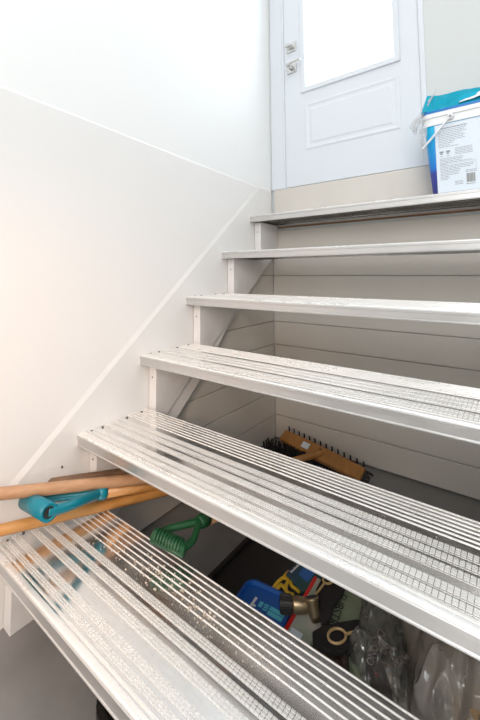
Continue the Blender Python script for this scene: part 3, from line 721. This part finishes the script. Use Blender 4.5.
# ------------------------------------------------------------------ bucket on the top tread
bk = thing('pail', 'white rectangular plastic pail with printed label on the top tread', 'bucket', (.9, 1.50, zk(1)))
TT = zk(1)+.0009; BZ = 1.335
BY0, BX0, BX1, BYD = 1.412, .778, 1.03, .165
def ringp(x0, y0, x1, y1, r, z): return [bm.verts.new((x, y, z)) for x, y in rounded(x0, y0, x1, y1, r, 6)]
def loft(bm, L, cap0=True, cap1=True):
    n = len(L[0])
    for a, b in zip(L, L[1:]):
        for i in range(n): bm.faces.new((a[i], a[(i+1)%n], b[(i+1)%n], b[i]))
    if cap0: bm.faces.new(L[0][::-1])
    if cap1: bm.faces.new(L[-1])
YBK = BY0+BYD
bm = B(); loft(bm, [ringp(BX0, BY0+.004, BX1, YBK, .022, TT), ringp(BX0-.017, BY0-.006, BX1+.015, YBK+.008, .026, BZ)]); body = add('pail_body', bm, M['wrap'], bk)
bm = B(); loft(bm, [ringp(BX0-.021, BY0-.010, BX1+.019, YBK+.010, .028, BZ-.004), ringp(BX0-.021, BY0-.011, BX1+.019, YBK+.010, .028, BZ+.006), ringp(BX0-.018, BY0-.008, BX1+.016, YBK+.008, .027, BZ+.007), ringp(BX0-.018, BY0-.008, BX1+.016, YBK+.008, .027, BZ+.022), ringp(BX0-.023, BY0-.014, BX1+.021, YBK+.012, .028, BZ+.024), ringp(BX0-.023, BY0-.014, BX1+.021, YBK+.012, .028, BZ+.038)])
add('rim', bm, M['white'], bk)
bm = B(); loft(bm, [ringp(BX0-.024, BY0-.015, BX1+.022, YBK+.012, .028, BZ+.0385), ringp(BX0-.025, BY0-.016, BX1+.023, YBK+.012, .028, BZ+.046), ringp(BX0-.018, BY0-.008, BX1+.015, YBK+.006, .028, BZ+.047)])
add('lid_edge', bm, mat('lid_blue', (.01, .19, .58), .35), bk)
# label sheet following the tapered front face
def fy(z): return BY0+.004-.010*(z-TT)/(BZ-TT)
def lab(bm, x0, x1, z0, z1, off, th=.0004):
    sx0 = lambda z: 0
    v = [bm.verts.new(p) for p in ((x0, fy(z0)-off, z0), (x1, fy(z0)-off, z0), (x1, fy(z1)-off, z1), (x0, fy(z1)-off, z1), (x0, fy(z0)-off+th, z0), (x1, fy(z0)-off+th, z0), (x1, fy(z1)-off+th, z1), (x0, fy(z1)-off+th, z1))]
    for f in ((0,1,2,3),(4,7,6,5),(0,4,5,1),(1,5,6,2),(2,6,7,3),(3,7,4,0)): bm.faces.new([v[i] for i in f])
bm = B(); lab(bm, .797, BX1-.015, TT+.002, BZ-.006, .0008); lb = add('label_sheet', bm, M['label'], bk)
bm = B(); random.seed(21)
def tl(x, z, L, h=.0017):
    e = x+L
    while x < e:
        wd = min(random.uniform(.004, .012), e-x); lab(bm, x, x+wd, z, z+h, .0012); x += wd+.0014
z = 1.312
tl(.806, z, .088, .0035)
for i in range(11):
    z -= .0058; tl(.806, z, (.085, .08, .085, .07, .08, .075, .08, .05, .045, .035, .06)[i])
for i in range(5): tl(.855, z-.010-i*.0052, .050)
for cx_ in (.812, .832):
    lab(bm, cx_-.004, cx_+.008, z-.020, z-.013, .0012); lab(bm, cx_-.002, cx_+.005, z-.025, z-.021, .0012); tl(cx_-.003, z-.032, .010)
z -= .040
for i in range(15):
    L = (.070, .068, .066, .095, .02, .098, .096, .09, .06, .058, .056, .055, .025, .027, .022)[i]; tl(.808, z, L); z -= .0052
lab(bm, .806, .912, 1.189, 1.1896, .0012); lab(bm, .912, .9126, 1.150, 1.1896, .0012)
tl(.882, 1.158, .030); tl(.882, 1.153, .030); tl(.850, 1.125, .024); tl(.850, 1.120, .024); tl(.850, 1.115, .024)
add('small_print', bm, M['greyink'], lb)['kind'] = 'stuff'
bm = B(); x = .884
while x < .908:
    wd = random.choice((.0006, .001, .0016)); lab(bm, x, x+wd, 1.118, 1.148, .0013); x += wd+random.choice((.0006, .001))
tl(.882, 1.112, .026)
add('barcode', bm, mat('barcode_ink', (.16, .15, .12), .6), lb)['kind'] = 'stuff'
# bail handle folded down to the left
p0_ = Vector((.848, BY0-.020, BZ+.012)); bm = B()
pp = spline([p0_, p0_+Vector((-.030, -.002, -.033)), p0_+Vector((-.062, -.002, -.068)), p0_+Vector((-.092, .000, -.098))], 5)
tube(bm, pp, [.0045]*6+[.0055]*(len(pp)-6), 10, flat=.6); tube(bm, [p0_+Vector((0, .010, 0)), p0_+Vector((0, -.004, 0))], .010, 16)
add('bail_handle', bm, M['white'], bk, True)
bm = B(); tube(bm, [p0_+Vector((0, -.004, 0)), p0_+Vector((0, -.006, 0))], .004, 12); add('handle_pivot', bm, M['greyink'], bk)
# turquoise bag on the lid
bm = B(); ZT = BZ+.047
o1 = [(.757, 1.405), (.80, 1.402), (.86, 1.400), (.95, 1.400), (1.05, 1.405), (1.05, 1.55), (.93, 1.57), (.80, 1.56)]
tops = {}
pts_ = spline([Vector((x, y, 0)) for x, y in o1], 7, True); rings = []
ax_pt = [Vector((.795, 1.47, ZT+.062)), Vector((1.03, 1.47, ZT+.030))]
for k in range(9):
    t = k/8; row = []
    for p in pts_:
        s_ = max(0, min(1, (p.x-.757)/.29)); ridge = Vector((.772+.25*s_, 1.440, ZT+.078-.036*s_-.004*math.sin(s_*9)))
        q = Vector((p.x, p.y, ZT)).lerp(ridge, t**.9); q += Vector((0, 0, noise.noise(q*38)*.010*math.sin(math.pi*min(1, t*1.05)) + noise.noise(q*90)*.003*t)); q += Vector((0, noise.noise(q*30+Vector((4, 0, 0)))*.006, 0))
        row.append(bm.verts.new(q))
    rings.append(row)
for A_, B_ in zip(rings, rings[1:]):
    for i in range(len(A_)): bm.faces.new((A_[i], A_[(i+1) % len(A_)], B_[(i+1) % len(A_)], B_[i]))
bm.faces.new(rings[0][::-1])
tb = thing('refill_bag', 'turquoise plastic bag bunched on top of the white pail', 'plastic bag', (.85, 1.47, ZT))
add('bag_film', bm, M['turq'], tb)
bm = B()
for c, sx, sz_ in (((.842, 1.434), .018, .010), ((.815, 1.430), .016, .009), ((.89, 1.434), .018, .009)):
    pass
bm.free()
bm = B(); g = crumpled(bm, lambda a, b: Vector((.875+.18*a, 1.397+.035*b, ZT+.006+.022*a+.030*b)), 18, 6, .004, 25, 6.0); o = add('white_fold', bm, M['white'], tb, True); sd = o.modifiers.new('solid', 'SOLIDIFY'); sd.thickness = .0015
# clear film draped over the left end
bm = B()
k_ = [P(437, 89, y=1.43), P(409, 127, y=1.395), P(415, 136, y=1.395), P(423, 116, y=1.392)]
crumpled(bm, lambda a, b: (k_[0].lerp(k_[1], a)).lerp(k_[3].lerp(k_[2], a), b)+Vector((0, noise.noise(Vector((a*5, b*5, 2)))*.012, 0)), 20, 10, .005, 60, 1.5)
k_ = [P(419, 130, y=1.392), P(427, 128, y=1.392), P(426, 150, y=1.400), P(421, 148, y=1.400)]
crumpled(bm, lambda a, b: (k_[0].lerp(k_[1], a)).lerp(k_[3].lerp(k_[2], a), b)+Vector((0, noise.noise(Vector((a*6, b*6, 4)))*.010, 0)), 8, 12, .003, 80, 2.5)
o = tag(add('clear_film', bm, M['film2']), 'clear plastic film hanging over the left end of the pail', 'plastic film'); sd = o.modifiers.new('solid', 'SOLIDIFY'); sd.thickness = .0004
o['kind'] = 'stuff'
